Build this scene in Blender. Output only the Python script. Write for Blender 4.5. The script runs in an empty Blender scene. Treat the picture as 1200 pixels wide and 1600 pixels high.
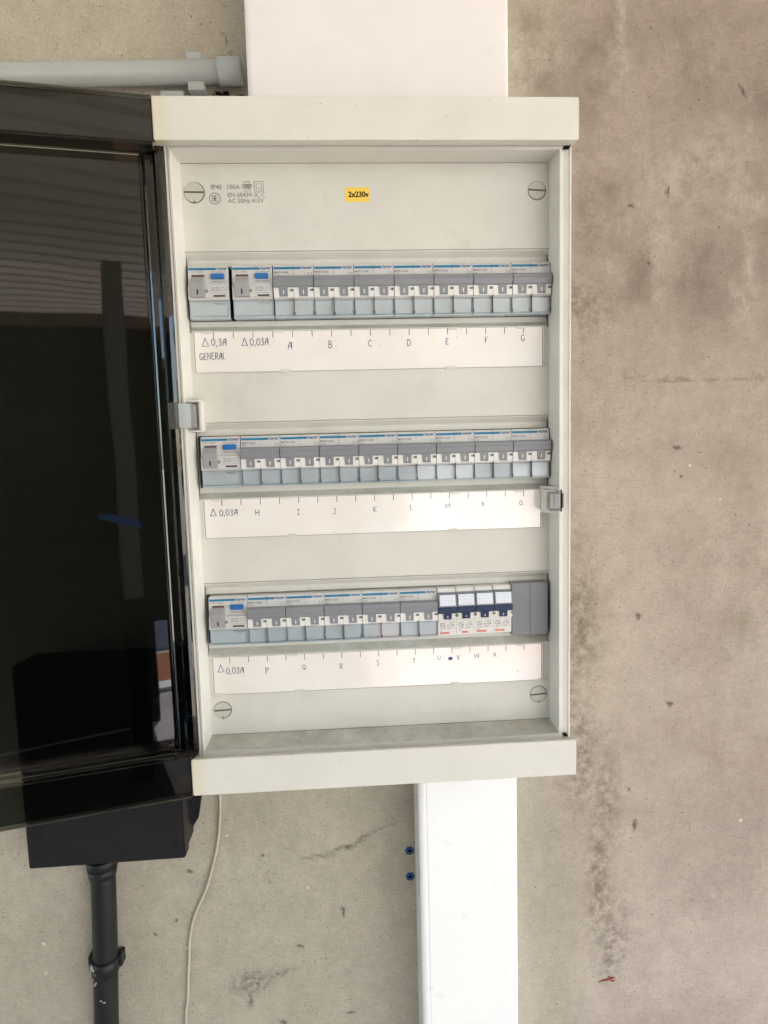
import bpy, bmesh, math, random
from mathutils import Vector, Matrix, noise
random.seed(7)
S = bpy.context.scene
COL = S.collection
# ------------------------------------------------------------------ camera
# All lengths below are in millimetres: X to the right along the wall, Z up, D out of the wall
# (D = -70 is the wall face).  W() turns them into metres with the ground at z = 0.
def W(X, Z, D): return Vector((X/1000, -(D+70)/1000, (Z+1540)/1000))
cam = bpy.data.objects.new('camera', bpy.data.cameras.new('camera'))
COL.objects.link(cam); S.camera = cam
def rot(rx, ry, rz):
    return (Matrix.Rotation(rz, 3, 'Z') @ Matrix.Rotation(ry, 3, 'Y') @ Matrix.Rotation(rx, 3, 'X'))
Mc = rot(math.radians(-5.66239587), math.radians(-3.22950947), math.radians(-1.53826256))
Tm = Matrix(((1,0,0),(0,0,-1),(0,1,0)))          # (X,Z,D) axes -> blender axes
Mw = (Tm @ Mc).to_4x4()
Mw.translation = W(141.67, -140.08, 569.5)
cam.matrix_world = Mw
cam.data.sensor_fit = 'VERTICAL'; cam.data.sensor_height = 24.0
cam.data.lens = 24.0*977.5/1600
cam.data.clip_start = 0.02; cam.data.clip_end = 300
# ------------------------------------------------------------------ world, sun, exposure
SUN_EL, SUN_AZ = math.radians(52), math.radians(28)      # azimuth measured from the outward wall normal, to the right
world = bpy.data.worlds.new('World'); S.world = world; world.use_nodes = True
wn = world.node_tree.nodes; wl = world.node_tree.links
bg = wn['Background']; sky = wn.new('ShaderNodeTexSky')
sky.sky_type = 'NISHITA'; sky.sun_disc = False
sky.sun_elevation = SUN_EL
sun_dir = Vector((math.sin(SUN_AZ)*math.cos(SUN_EL), -math.cos(SUN_AZ)*math.cos(SUN_EL), math.sin(SUN_EL)))
sky.sun_rotation = math.atan2(sun_dir.x, sun_dir.y)
wl.new(sky.outputs[0], bg.inputs[0]); bg.inputs[1].default_value = 0.15
sun = bpy.data.objects.new('sun', bpy.data.lights.new('sun', 'SUN')); COL.objects.link(sun)
sun.data.energy = 4.5; sun.data.angle = math.radians(0.6); sun.data.color = (1, .96, .92)
sun.rotation_euler = sun_dir.to_track_quat('Z', 'Y').to_euler()
sun.location = (0, -6, 8)
S.view_settings.view_transform = 'Standard'; S.view_settings.look = 'None'
S.view_settings.exposure = 2.12; S.view_settings.gamma = 1
S.view_settings.use_curve_mapping = False
# ------------------------------------------------------------------ materials
def srgb(r, g, b):
    f = lambda c: (c/255/12.92) if c/255 <= .04045 else ((c/255+.055)/1.055)**2.4
    return (f(r), f(g), f(b), 1)
class NT:
    def __init__(s, name):
        s.m = bpy.data.materials.new(name); s.m.use_nodes = True
        s.t = s.m.node_tree; s.p = s.t.nodes['Principled BSDF']; s.out = s.t.nodes['Material Output']
    def n(s, k, **kw):
        nd = s.t.nodes.new(k)
        for a, b in kw.items(): setattr(nd, a, b)
        return nd
    def l(s, a, b): s.t.links.new(a, b)
    def math(s, op, a, b=None, clamp=False):
        nd = s.n('ShaderNodeMath', operation=op); nd.use_clamp = clamp
        for i, v in enumerate((a, b)):
            if v is None: continue
            if isinstance(v, (int, float)): nd.inputs[i].default_value = v
            else: s.l(v, nd.inputs[i])
        return nd.outputs[0]
    def pos(s): return s.n('ShaderNodeNewGeometry').outputs['Position']
    def noise(s, vec, scale, detail=4, rough=.55, out='Fac', stretch=None):
        if stretch:
            mp = s.n('ShaderNodeMapping'); mp.inputs['Scale'].default_value = stretch; s.l(vec, mp.inputs[0]); vec = mp.outputs[0]
        nd = s.n('ShaderNodeTexNoise'); s.l(vec, nd.inputs['Vector'])
        nd.inputs['Scale'].default_value = scale; nd.inputs['Detail'].default_value = detail; nd.inputs['Roughness'].default_value = rough
        return nd.outputs[out]
    def ramp(s, v, a, b, c0=(0,0,0,1), c1=(1,1,1,1)):
        nd = s.n('ShaderNodeMapRange'); nd.clamp = True; s.l(v, nd.inputs[0])
        nd.inputs[1].default_value = a; nd.inputs[2].default_value = b
        return nd.outputs[0]
    def mix(s, f, a, b, mode='MIX'):
        nd = s.n('ShaderNodeMix', data_type='RGBA', blend_type=mode)
        if isinstance(f, (int, float)): nd.inputs[0].default_value = f
        else: s.l(f, nd.inputs[0])
        for i, v in ((6, a), (7, b)):
            if isinstance(v, tuple): nd.inputs[i].default_value = v
            else: s.l(v, nd.inputs[i])
        return nd.outputs[2]
    def bump(s, h, strength, dist):
        nd = s.n('ShaderNodeBump'); nd.inputs['Strength'].default_value = strength; nd.inputs['Distance'].default_value = dist
        s.l(h, nd.inputs['Height']); s.l(nd.outputs[0], s.p.inputs['Normal'])
def plastic(name, col, rough=.45, spec=.5, var=.06, bump=.1, scale=60, dirt=0, coat=0, metal=0, dust=0):
    k = NT(name); p = k.p; P = k.pos()
    p.inputs['Roughness'].default_value = rough; p.inputs['Specular IOR Level'].default_value = spec
    p.inputs['Coat Weight'].default_value = coat; p.inputs['Coat Roughness'].default_value = .06; p.inputs['Metallic'].default_value = metal
    dark = tuple(c*(1-var*2) for c in col[:3]) + (1,)
    lite = tuple(min(1, c*(1+var)) for c in col[:3]) + (1,)
    c = k.mix(k.ramp(k.noise(P, scale*.35, 5), .35, .65), dark, lite)
    if dirt:
        g = k.ramp(k.noise(P, 26, 8, .7), .56, .74)
        g = k.math('MULTIPLY', g, dirt*.4)
        c = k.mix(g, c, (.16, .14, .11, 1))
        sp = k.ramp(k.noise(P, 420, 2, .5), .735, .77)
        sp = k.math('MULTIPLY', sp, k.ramp(k.noise(P, 17, 2), .5, .62))
        c = k.mix(k.math('MULTIPLY', sp, dirt*2.2, True), c, (.09, .08, .07, 1))
    if dust:        # settled dust and painted shade on ledges that face up
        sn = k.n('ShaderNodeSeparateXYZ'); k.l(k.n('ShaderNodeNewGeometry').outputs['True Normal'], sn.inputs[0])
        dust_shade = k.math('MULTIPLY', k.ramp(sn.outputs[2], .25, .75), k.ramp(k.noise(P, 40, 6, .7), .15, .6))
        c = k.mix(k.math('MULTIPLY', dust_shade, dust), c, (.23, .22, .17, 1))
    k.l(c, p.inputs['Base Color'])
    k.l(k.math('ADD', k.math('MULTIPLY', k.noise(P, 90, 4), .16), rough-.08), p.inputs['Roughness'])
    if bump: k.bump(k.noise(P, 900, 3), bump, .0002)
    return k.m
M = {}
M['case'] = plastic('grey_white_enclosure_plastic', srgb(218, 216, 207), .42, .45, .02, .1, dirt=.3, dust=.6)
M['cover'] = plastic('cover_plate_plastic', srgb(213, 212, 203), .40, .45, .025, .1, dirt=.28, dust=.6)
M['groove'] = plastic('moulding_joint_shadow_gap', srgb(120, 118, 108), .6, .3, .05, 0)
M['trunk'] = plastic('white_pvc_trunking', srgb(237, 233, 232), .32, .5, .012, .05, dirt=.12)
M['lowtrunk'] = plastic('bright_white_pvc_trunking', srgb(252, 252, 250), .30, .5, .004, .05, dirt=.06, coat=.6)
M['breaker'] = plastic('breaker_light_grey_plastic', srgb(205, 205, 203), .38, .5, .02, .05)
M['breaker_dark'] = plastic('breaker_side_dark', srgb(60, 62, 66), .5, .3, .02, 0)
M['lever'] = plastic('breaker_slate_grey_lever', srgb(132, 136, 140), .42, .5, .03, .05)
M['lever_light'] = plastic('switch_silver_grey_lever', srgb(160, 161, 163), .38, .5, .02, .05)
M['white'] = plastic('white_plastic', srgb(228, 227, 224), .4, .5, .02, 0)
M['blue'] = plastic('blue_test_button', srgb(40, 110, 178), .35, .5, .03, 0)
M['blueline'] = plastic('blue_print', srgb(42, 122, 160), .5, .3, .02, 0)
M['bluetext'] = plastic('dark_blue_print', srgb(34, 96, 140), .5, .3, .02, 0)
M['brown'] = plastic('brown_window', srgb(104, 82, 78), .4, .4, .03, 0)
M['dark'] = plastic('dark_grey_print', srgb(70, 70, 70), .5, .3, .03, 0)
M['print'] = plastic('mid_grey_print', srgb(142, 142, 134), .5, .3, .03, 0)
M['fineprint'] = plastic('fine_grey_print', srgb(120, 120, 120), .5, .3, .03, 0)
M['ink'] = plastic('blue_black_pen_ink', srgb(70, 74, 122), .5, .3, .1, 0)
M['tick'] = plastic('grey_scale_line', srgb(96, 96, 92), .5, .3, .1, 0)
M['navy'] = plastic('navy_lever_plastic', srgb(36, 54, 86), .4, .5, .04, 0)
M['windowgrey'] = plastic('grey_window_frame', srgb(128, 134, 142), .4, .5, .03, 0)
M['windowwhite'] = plastic('white_marker_window', srgb(224, 230, 238), .3, .5, .01, 0)
M['red'] = plastic('faded_red_print', srgb(226, 128, 112), .5, .3, .05, 0)
M['blank'] = plastic('dark_grey_blank_module', srgb(130, 133, 136), .5, .4, .04, .1)
M['yellow'] = plastic('yellow_sticker', srgb(248, 210, 92), .5, .3, .02, 0)
M['black'] = plastic('black_print', srgb(30, 28, 26), .6, .2, .02, 0)
M['metal'] = plastic('zinc_rail', srgb(150, 150, 148), .35, .5, .04, 0, metal=.9)
M['boxblack'] = plastic('black_box_plastic', srgb(29, 28, 30), .45, .35, .1, .3, dirt=.2)
M['conduit'] = plastic('black_conduit_plastic', srgb(24, 26, 27), .46, .35, .12, .3, dirt=.35)
M['pipe'] = plastic('grey_pvc_pipe', srgb(176, 179, 176), .42, .5, .03, .1, dirt=.25)
M['cable'] = plastic('off_white_cable', srgb(196, 188, 168), .5, .4, .05, 0, dirt=.3)
M['plug'] = plastic('blue_wall_plug', srgb(38, 78, 132), .5, .4, .08, 0)
M['plaster'] = plastic('filler_crumbs', srgb(160, 156, 146), .8, .2, .1, .4)
M['rust'] = plastic('red_flake', srgb(140, 62, 46), .7, .2, .2, 0)
M['hole'] = plastic('dark_recess', srgb(34, 32, 28), .8, .1, .05, 0)
M['screw'] = plastic('screw_plastic', srgb(198, 197, 186), .35, .5, .03, .05, dirt=.2)
M['slot'] = plastic('screw_slot_grey', srgb(92, 91, 86), .6, .3, .05, 0)
M['cover_tint'] = plastic('terminal_cover_edge', srgb(190, 208, 214), .25, .5, .03, 0, coat=.5)
M['coverback'] = plastic('pale_blue_grey_terminal_area', srgb(238, 246, 248), .5, .3, .03, 0)
M['catch'] = plastic('cover_catch_blue_grey', srgb(112, 138, 150), .3, .5, .03, 0)
M['breaker_white'] = plastic('warm_white_breaker_plastic', srgb(226, 224, 219), .4, .5, .02, .05)
M['hole2'] = plastic('brownish_screw_head', srgb(128, 124, 116), .5, .4, .15, 0)
M['windowgrey2'] = plastic('teal_grey_print', srgb(88, 106, 112), .5, .3, .05, 0)
# cap: same plastic, yellowed with age at its left end (a stain, not shading)
def cap_mat():
    k = NT('aged_cap_plastic'); P = k.pos(); p = k.p
    c = k.mix(k.ramp(k.noise(P, 16, 5), .35, .65), srgb(217, 215, 206), srgb(223, 221, 212))
    sx = k.n('ShaderNodeSeparateXYZ'); k.l(P, sx.inputs[0])
    y = k.ramp(k.math('ADD', sx.outputs[0], k.math('MULTIPLY', k.noise(P, 25, 3), .010)), .0155, .0075)
    c = k.mix(k.math('MULTIPLY', y, .42), c, srgb(214, 202, 164))
    sp = k.ramp(k.noise(P, 260, 2, .5), .74, .78)
    c = k.mix(k.math('MULTIPLY', sp, .7), c, (.12, .10, .08, 1))
    g = k.math('MULTIPLY', k.ramp(k.noise(P, 30, 8, .7), .55, .75), .09)
    c = k.mix(g, c, (.2, .17, .14, 1))
    k.l(c, p.inputs['Base Color']); p.inputs['Roughness'].default_value = .42
    k.bump(k.noise(P, 900, 3), .1, .0002)
    return k.m
M['cap'] = cap_mat()
# glossy label card (paper behind a clear film)
def card_mat():
    k = NT('label_card_under_film'); P = k.pos(); p = k.p
    c = k.mix(k.ramp(k.noise(P, 20, 4), .35, .65), srgb(241, 235, 228), srgb(246, 242, 236))
    sp = k.ramp(k.noise(P, 300, 2, .5), .745, .775)
    c = k.mix(k.math('MULTIPLY', sp, .6), c, (.2, .18, .16, 1))
    k.l(c, p.inputs['Base Color']); p.inputs['Roughness'].default_value = .5
    p.inputs['Coat Weight'].default_value = 1; p.inputs['Coat Roughness'].default_value = .13; p.inputs['Coat IOR'].default_value = 1.85
    h = k.noise(P, 14, 2)
    nd = k.n('ShaderNodeBump'); nd.inputs['Strength'].default_value = .25; nd.inputs['Distance'].default_value = .004
    k.l(h, nd.inputs['Height']); k.l(nd.outputs[0], p.inputs['Coat Normal'])
    return k.m
M['card'] = card_mat()
def clear_mat(name, tint, rough=.04, ior=1.5, wav=0):
    k = NT(name); t = k.t; t.nodes.remove(k.p)
    tr = k.n('ShaderNodeBsdfTransparent'); tr.inputs[0].default_value = tint
    gl = k.n('ShaderNodeBsdfGlossy'); gl.inputs['Roughness'].default_value = rough; gl.inputs[0].default_value = (1,1,1,1)
    fr = k.n('ShaderNodeFresnel'); fr.inputs[0].default_value = ior
    if wav:
        nd = k.n('ShaderNodeBump'); nd.inputs['Strength'].default_value = wav; nd.inputs['Distance'].default_value = .002
        k.l(k.noise(k.pos(), 9, 1), nd.inputs['Height']); k.l(nd.outputs[0], gl.inputs['Normal']); 
    mx = k.n('ShaderNodeMixShader'); k.l(fr.outputs[0], mx.inputs[0]); k.l(tr.outputs[0], mx.inputs[1]); k.l(gl.outputs[0], mx.inputs[2])
    k.l(mx.outputs[0], k.out.inputs[0])
    return k.m
M['clear'] = clear_mat('clear_terminal_cover', (.975, .99, 1, 1), .08, 1.5)
M['smoke'] = clear_mat('smoked_door_plastic', (.275, .277, .268, 1), .02, 1.55, .12)
M['smoke_thin'] = clear_mat('smoked_door_edge', (.62, .62, .59, 1), .05, 1.5)
M['clip'] = plastic('grey_translucent_clip', srgb(118, 118, 120), .2, .6, .15, 0, coat=.6)
# concrete wall
def wall_mat():
    k = NT('rendered_concrete_wall'); P = k.pos(); p = k.p
    sx = k.n('ShaderNodeSeparateXYZ'); k.l(P, sx.inputs[0]); X, Z = sx.outputs[0], sx.outputs[2]
    left = srgb(170, 163, 145); leftb = srgb(188, 180, 162)
    ra = srgb(163, 149, 137); rb = srgb(190, 178, 164)
    big = k.ramp(k.noise(P, 3.2, 5, .6), .36, .64)
    right = k.mix(big, ra, rb); lf = k.mix(big, left, leftb)
    side = k.ramp(k.math('ADD', X, k.math('MULTIPLY', k.noise(P, 5, 3), .08)), .33, .45)
    c = k.mix(side, lf, right)
    # damp brown areas high on the right
    hi = k.ramp(k.math('ADD', Z, k.math('MULTIPLY', k.noise(P, 4, 4), .5)), 1.62, 1.98)
    hi = k.math('MULTIPLY', hi, side)
    c = k.mix(k.math('MULTIPLY', hi, .5), c, srgb(126, 110, 101))
    # pale lime streaks
    st = k.ramp(k.noise(P, 7, 4, .6, stretch=(1, 1, .16)), .60, .72)
    c = k.mix(k.math('MULTIPLY', st, .35), c, srgb(190, 182, 168))
    # mottling and brushed grain
    m1 = k.ramp(k.noise(P, 38, 7, .68), .34, .66)
    c = k.mix(.30, c, k.mix(m1, (.36, .35, .34, 1), (.64, .64, .64, 1)), 'OVERLAY')
    m3 = k.ramp(k.noise(P, 110, 8, .8), .36, .64)
    c = k.mix(.17, c, k.mix(m3, (.30, .29, .28, 1), (.68, .68, .68, 1)), 'OVERLAY')
    m2 = k.ramp(k.noise(P, 520, 4, .75), .34, .66)
    c = k.mix(.36, c, k.mix(m2, (.30, .30, .30, 1), (.70, .70, .70, 1)), 'OVERLAY')
    m4 = k.ramp(k.noise(P, 300, 5, .7, stretch=(.35, 1, 1)), .36, .64)
    c = k.mix(.12, c, k.mix(m4, (.32, .31, .30, 1), (.68, .68, .68, 1)), 'OVERLAY')
    dk = k.math('MAXIMUM', k.ramp(k.noise(P, 290, 3, .6), .655, .70), k.ramp(k.noise(P, 430, 2, .6), .69, .73))
    lt_ = k.ramp(k.noise(P, 330, 2, .6), .72, .76)
    c = k.mix(k.math('MULTIPLY', lt_, .5), c, srgb(206, 198, 186))
    c = k.mix(k.math('MULTIPLY', dk, .55), c, srgb(88, 78, 68))
    def dots(scale, frac, r, col, amt):
        nonlocal c
        fl = k.n('ShaderNodeVectorMath', operation='MULTIPLY'); k.l(P, fl.inputs[0]); fl.inputs[1].default_value = (1, 0, 1)
        vo = k.n('ShaderNodeTexVoronoi'); k.l(fl.outputs[0], vo.inputs['Vector']); vo.inputs['Scale'].default_value = scale
        sp_ = k.n('ShaderNodeSeparateColor'); k.l(vo.outputs['Color'], sp_.inputs[0])
        pick = k.ramp(sp_.outputs[0], 1-frac, 1.0)
        near = k.math('SUBTRACT', k.math('MULTIPLY', k.math('ADD', sp_.outputs[1], .35), r), vo.outputs['Distance'])
        near = k.math('ADD', near, k.math('MULTIPLY', k.math('SUBTRACT', k.noise(P, scale*5, 2), .5), r*1.2))
        m_ = k.math('MULTIPLY', k.ramp(near, 0, r*.3), k.ramp(pick, 0, .05))
        c = k.mix(k.math('MULTIPLY', m_, amt), c, col)
        return m_
    pits = dots(120, .16, .10, srgb(112, 100, 88), .65)
    dots(230, .28, .17, srgb(120, 108, 96), .6)
    dots(60, .07, .10, srgb(216, 210, 198), .8)
    dots(24, .05, .04, srgb(80, 70, 60), .8)
    def px(x, z): return (x/1000, 0, (z+1540)/1000)
    warp = k.n('ShaderNodeVectorMath', operation='MULTIPLY_ADD')
    k.l(k.noise(P, 55, 5, .7, out='Color'), warp.inputs[0]); warp.inputs[1].default_value = (.022, 0, .022); k.l(P, warp.inputs[2])
    wf = k.n('ShaderNodeVectorMath', operation='SUBTRACT'); k.l(warp.outputs[0], wf.inputs[0]); wf.inputs[1].default_value = (.011, 0, .011)
    def blob(x, z, rx, rz, ang=0, soft=1.6):
        mp = k.n('ShaderNodeMapping'); mp.vector_type = 'TEXTURE'
        mp.inputs['Location'].default_value = px(x, z); mp.inputs['Rotation'].default_value = (0, -math.radians(ang), 0)
        mp.inputs['Scale'].default_value = (rx/1000, 1, rz/1000); k.l(wf.outputs[0], mp.inputs[0])
        fl = k.n('ShaderNodeVectorMath', operation='MULTIPLY'); k.l(mp.outputs[0], fl.inputs[0]); fl.inputs[1].default_value = (1, 0, 1)
        ln = k.n('ShaderNodeVectorMath', operation='LENGTH'); k.l(fl.outputs[0], ln.inputs[0])
        return k.ramp(ln.outputs['Value'], soft, .3)
    def group(bl, col, amt, nz=None):
        nonlocal c
        v = None
        for b in bl:
            o = blob(*b); v = o if v is None else k.math('MAXIMUM', v, o)
        v = k.math('MULTIPLY', v, amt)
        if nz: v = k.math('MULTIPLY', v, k.ramp(k.noise(P, nz, 5, .75), .40, .60))
        c = k.mix(v, c, col)
    # brown damp areas high on the right
    group([(392, 240, 30, 80), (500, 238, 60, 42), (575, 205, 30, 40), (500, 38, 44, 52), (398, 90, 34, 60), (330, 225, 30, 60), (590, 60, 30, 70), (440, 30, 30, 40)], srgb(114, 98, 87), .6, 12)
    group([(352, -680, 30, 110), (345, -560, 30, 60)], srgb(140, 132, 116), .3)  # soft shade beside the lower trunking, painted into the wall colour
    group([(38, 247, 1.4, 5), (42, 237, 1.2, 3), (36, 256, 2.5, 1)], srgb(70, 62, 50), .9, 200)
    group([(372, -120, 30, 110), (366, -240, 24, 60), (390, -330, 20, 60), (540, -190, 26, 40), (560, -330, 30, 90), (520, -270, 24, 50)], srgb(128, 118, 98), .45, 14)
    # damp speckled band down the wall right of the case
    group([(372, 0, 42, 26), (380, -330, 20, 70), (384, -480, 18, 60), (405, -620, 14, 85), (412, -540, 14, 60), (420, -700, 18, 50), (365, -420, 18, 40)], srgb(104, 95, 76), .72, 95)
    # pale runs
    group([(421, 262, 5, 50), (423, 212, 9, 22), (553, 120, 4, 60), (556, 50, 5, 70), (554, -2, 16, 26), (462, 60, 7, 60), (480, 120, 46, 34), (520, 145, 34, 26), (540, 100, 14, 20), (566, 98, 8, 10)], srgb(190, 182, 168), .55, 60)
    group([(470, -230, 60, 150), (500, -480, 80, 120), (520, -90, 50, 50)], srgb(192, 180, 166), .3, 9)
    # scrapes and dirt under the case
    group([(96, -576, 13, 1.5, 4, 2), (124, -568, 17, 2.2, 16, 2), (148, -556, 14, 1.5, 28, 2), (172, -546, 14, .8, 8, 2)], srgb(92, 83, 68), .9, 160)
    group([(18, -718, 22, 13), (44, -712, 16, 4, 20), (14, -738, 5, 12)], srgb(92, 86, 72), .8, 160)
    group([(481, -425, 2.2, 4, 20), (444, -327, 3, 3), (444, -563, 2, 8), (484, -147, 4, 2), (432, 95, 2.5, 2.5), (450, 40, 2, 2), (490, -177, 2.5, 2), (508, -152, 1.5, 1.5), (438, -520, 1.5, 3), (-60, -640, 2, 2), (-85, -655, 1.5, 1.5), (118, -640, 1.8, 5), (70, -680, 3, 2), (50, -770, 3, 3), (545, 205, 2, 6, 20), (470, 108, 1.6, 4)], srgb(84, 74, 64), .85)
    group([(36, -572, 2.5, 1.6, 30), (124, -765, 4, 2), (-44, -585, 3, 1.5, -30)], srgb(90, 82, 70), .85)
    k.l(c, p.inputs['Base Color']); p.inputs['Roughness'].default_value = .82; p.inputs['Specular IOR Level'].default_value = .25
    h = k.math('ADD', k.math('MULTIPLY', k.noise(P, 45, 8, .65), .8), k.math('MULTIPLY', k.noise(P, 600, 4, .7), .35))
    pit = k.ramp(k.noise(P, 210, 2, .5), .30, .22)
    h = k.math('SUBTRACT', h, k.math('MULTIPLY', pit, .6)); h = k.math('SUBTRACT', h, k.math('MULTIPLY', pits, .9))
    k.bump(h, .8, .0016)
    return k.m
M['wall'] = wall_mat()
# ------------------------------------------------------------------ mesh helpers
class MB:
    """collects geometry in (X, Z, D) millimetres, builds one mesh object"""
    def __init__(s): s.bm = bmesh.new()
    def v(s, X, Z, D): return s.bm.verts.new((X/1000, -D/1000, Z/1000))
    def box(s, x0, x1, z0, z1, d0, d1, bev=0, seg=1, face_taper=0):
        t = face_taper
        P = [(x0,z0,d0),(x1,z0,d0),(x1,z1,d0),(x0,z1,d0),(x0+t,z0+t,d1),(x1-t,z0+t,d1),(x1-t,z1-t,d1),(x0+t,z1-t,d1)]
        vs = [s.v(*p) for p in P]
        fs = [s.bm.faces.new([vs[i] for i in f]) for f in ((0,3,2,1),(4,5,6,7),(0,1,5,4),(1,2,6,5),(2,3,7,6),(3,0,4,7))]
        if bev:
            es = list({e for f in fs for e in f.edges})
            bmesh.ops.bevel(s.bm, geom=es, offset=bev/1000, segments=seg, affect='EDGES', clamp_overlap=True)
        return s
    def prof_x(s, prof, x0, x1, cap=True):
        """closed polygon of (Z, D) points extruded along X"""
        a = [s.v(x0, z, d) for z, d in prof]; b = [s.v(x1, z, d) for z, d in prof]; n = len(prof)
        for i in range(n): s.bm.faces.new((a[i], a[(i+1) % n], b[(i+1) % n], b[i]))
        if cap: s.bm.faces.new(a[::-1]); s.bm.faces.new(b)
        return s
    def sheet_x(s, prof, x0, x1):
        a = [s.v(x0, z, d) for z, d in prof]; b = [s.v(x1, z, d) for z, d in prof]
        for i in range(len(prof)-1): s.bm.faces.new((a[i], a[i+1], b[i+1], b[i]))
        return s
    def cyl(s, p0, p1, r, n=20, r2=None, caps=True):
        p0, p1 = Vector(p0), Vector(p1); ax = (p1-p0).normalized()
        u = ax.orthogonal().normalized(); w = ax.cross(u); r2 = r if r2 is None else r2
        A = []; B = []
        for i in range(n):
            t = 2*math.pi*i/n; o = u*math.cos(t)+w*math.sin(t)
            A.append(s.v(*(p0+o*r))); B.append(s.v(*(p1+o*r2)))
        for i in range(n):
            f = s.bm.faces.new((A[i], A[(i+1) % n], B[(i+1) % n], B[i])); f.smooth = True
        if caps: s.bm.faces.new(A[::-1]); s.bm.faces.new(B)
        return s
    def tube(s, pts, r, n=8):
        pts = [Vector(p) for p in pts]; rings = []
        for i, p in enumerate(pts):
            ax = (pts[min(i+1, len(pts)-1)] - pts[max(i-1, 0)]).normalized()
            u = Vector((0, 0, 1)) - ax*ax.z; u.normalize(); w = ax.cross(u)
            rings.append([s.v(*(p+(u*math.cos(2*math.pi*k/n)+w*math.sin(2*math.pi*k/n))*r)) for k in range(n)])
        for a, b in zip(rings, rings[1:]):
            for k in range(n):
                f = s.bm.faces.new((a[k], a[(k+1) % n], b[(k+1) % n], b[k])); f.smooth = True
        s.bm.faces.new(rings[0][::-1]); s.bm.faces.new(rings[-1])
        return s
    def ribbon(s, pts, w, D):
        """a pen stroke lying at depth D"""
        pts = [Vector(p) for p in pts]; L = []
        for i, p in enumerate(pts):
            t = (pts[min(i+1, len(pts)-1)] - pts[max(i-1, 0)])
            t = t.normalized() if t.length > 1e-6 else Vector((1, 0))
            k_ = 1
            if 0 < i < len(pts)-1:
                a_ = (p-pts[i-1]); a_ = a_.normalized() if a_.length > 1e-6 else t
                k_ = 1/max(abs(Vector((-t.y, t.x)).dot(Vector((-a_.y, a_.x)))), .3)
            nn = Vector((-t.y, t.x))*w/2*k_*random.uniform(.85, 1.12)
            L.append((s.v(p.x+nn.x, p.y+nn.y, D), s.v(p.x-nn.x, p.y-nn.y, D)))
        for a, b in zip(L, L[1:]): s.bm.faces.new((a[1], b[1], b[0], a[0]))
        return s
    def disc(s, x, z, D, r, n=24, rx=None):
        s.bm.faces.new([s.v(x+(rx or r)*math.cos(2*math.pi*i/n), z+r*math.sin(2*math.pi*i/n), D) for i in range(n)]); return s
    def rect(s, x0, x1, z0, z1, D):
        s.bm.faces.new([s.v(x0,z0,D), s.v(x1,z0,D), s.v(x1,z1,D), s.v(x0,z1,D)]); return s
    def build(s, name, mat, parent=None, loc=(0, 0, 0), fix=True, **props):
        if fix: bmesh.ops.recalc_face_normals(s.bm, faces=s.bm.faces)
        me = bpy.data.meshes.new(name); s.bm.to_mesh(me); s.bm.free()
        me.materials.append(M[mat] if isinstance(mat, str) else mat)
        o = bpy.data.objects.new(name, me); COL.objects.link(o)
        if parent: o.parent = parent
        o.location = Vector((loc[0]/1000, -loc[2]/1000, loc[1]/1000))
        for a, b in props.items(): o[a] = b
        return o
def thing(name, X, Z, D, label, cat, group=None):
    o = bpy.data.objects.new(name, None); COL.objects.link(o); o.location = W(X, Z, D)
    o.empty_display_size = .02
    o['label'] = label; o['category'] = cat
    if group: o['group'] = group
    return o
_tc = {}
def text(s, x0, x1, z0, z1, D, mat, parent, shear=0, bold=0, name='lettering', cls=None):
    key = (s, shear, bold)
    if key not in _tc:
        cu = bpy.data.curves.new('t', 'FONT'); cu.body = s; cu.size = 1; cu.shear = shear; cu.offset = bold; cu.resolution_u = 3
        ob = bpy.data.objects.new('t', cu); COL.objects.link(ob)
        dg = bpy.context.evaluated_depsgraph_get(); dg.update()
        me = bpy.data.meshes.new_from_object(ob.evaluated_get(dg))
        vs = [v.co.copy() for v in me.vertices]; fs = [list(p.vertices) for p in me.polygons]
        bpy.data.objects.remove(ob); bpy.data.curves.remove(cu); bpy.data.meshes.remove(me)
        _tc[key] = (vs, fs)
    vs, fs = _tc[key]
    ax = min(v.x for v in vs); bx = max(v.x for v in vs); ay = min(v.y for v in vs); by = max(v.y for v in vs)
    b = (cls or MB)(); V = [b.v(x0+(v.x-ax)/(bx-ax)*(x1-x0), z0+(v.y-ay)/(by-ay)*(z1-z0), D) for v in vs]
    for f in fs:
        try: b.bm.faces.new([V[i] for i in f])
        except ValueError: pass
    return b.build(name, mat, parent, fix=False)
def copy_tree(o, parent=None):
    c = o.copy(); COL.objects.link(c); c.parent = parent
    for ch in list(o.children): copy_tree(ch, c)
    return c
# ------------------------------------------------------------------ setting
def structure(o): o['kind'] = 'structure'; return o
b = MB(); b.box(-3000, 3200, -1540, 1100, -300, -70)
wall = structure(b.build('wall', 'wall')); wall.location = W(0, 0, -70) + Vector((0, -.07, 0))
k = NT('paving'); P = k.pos()
k.l(k.mix(k.ramp(k.noise(P, 1.5, 6), .3, .7), srgb(182, 172, 156), srgb(206, 196, 178)), k.p.inputs['Base Color']); k.p.inputs['Roughness'].default_value = .85
k.bump(k.noise(P, 80, 5), .4, .003); M['ground'] = k.m
b = MB(); b.bm.faces.new([b.bm.verts.new(p) for p in ((-60,-90,0),(60,-90,0),(60,5,0),(-60,5,0))])
structure(b.build('ground', 'ground'))

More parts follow.
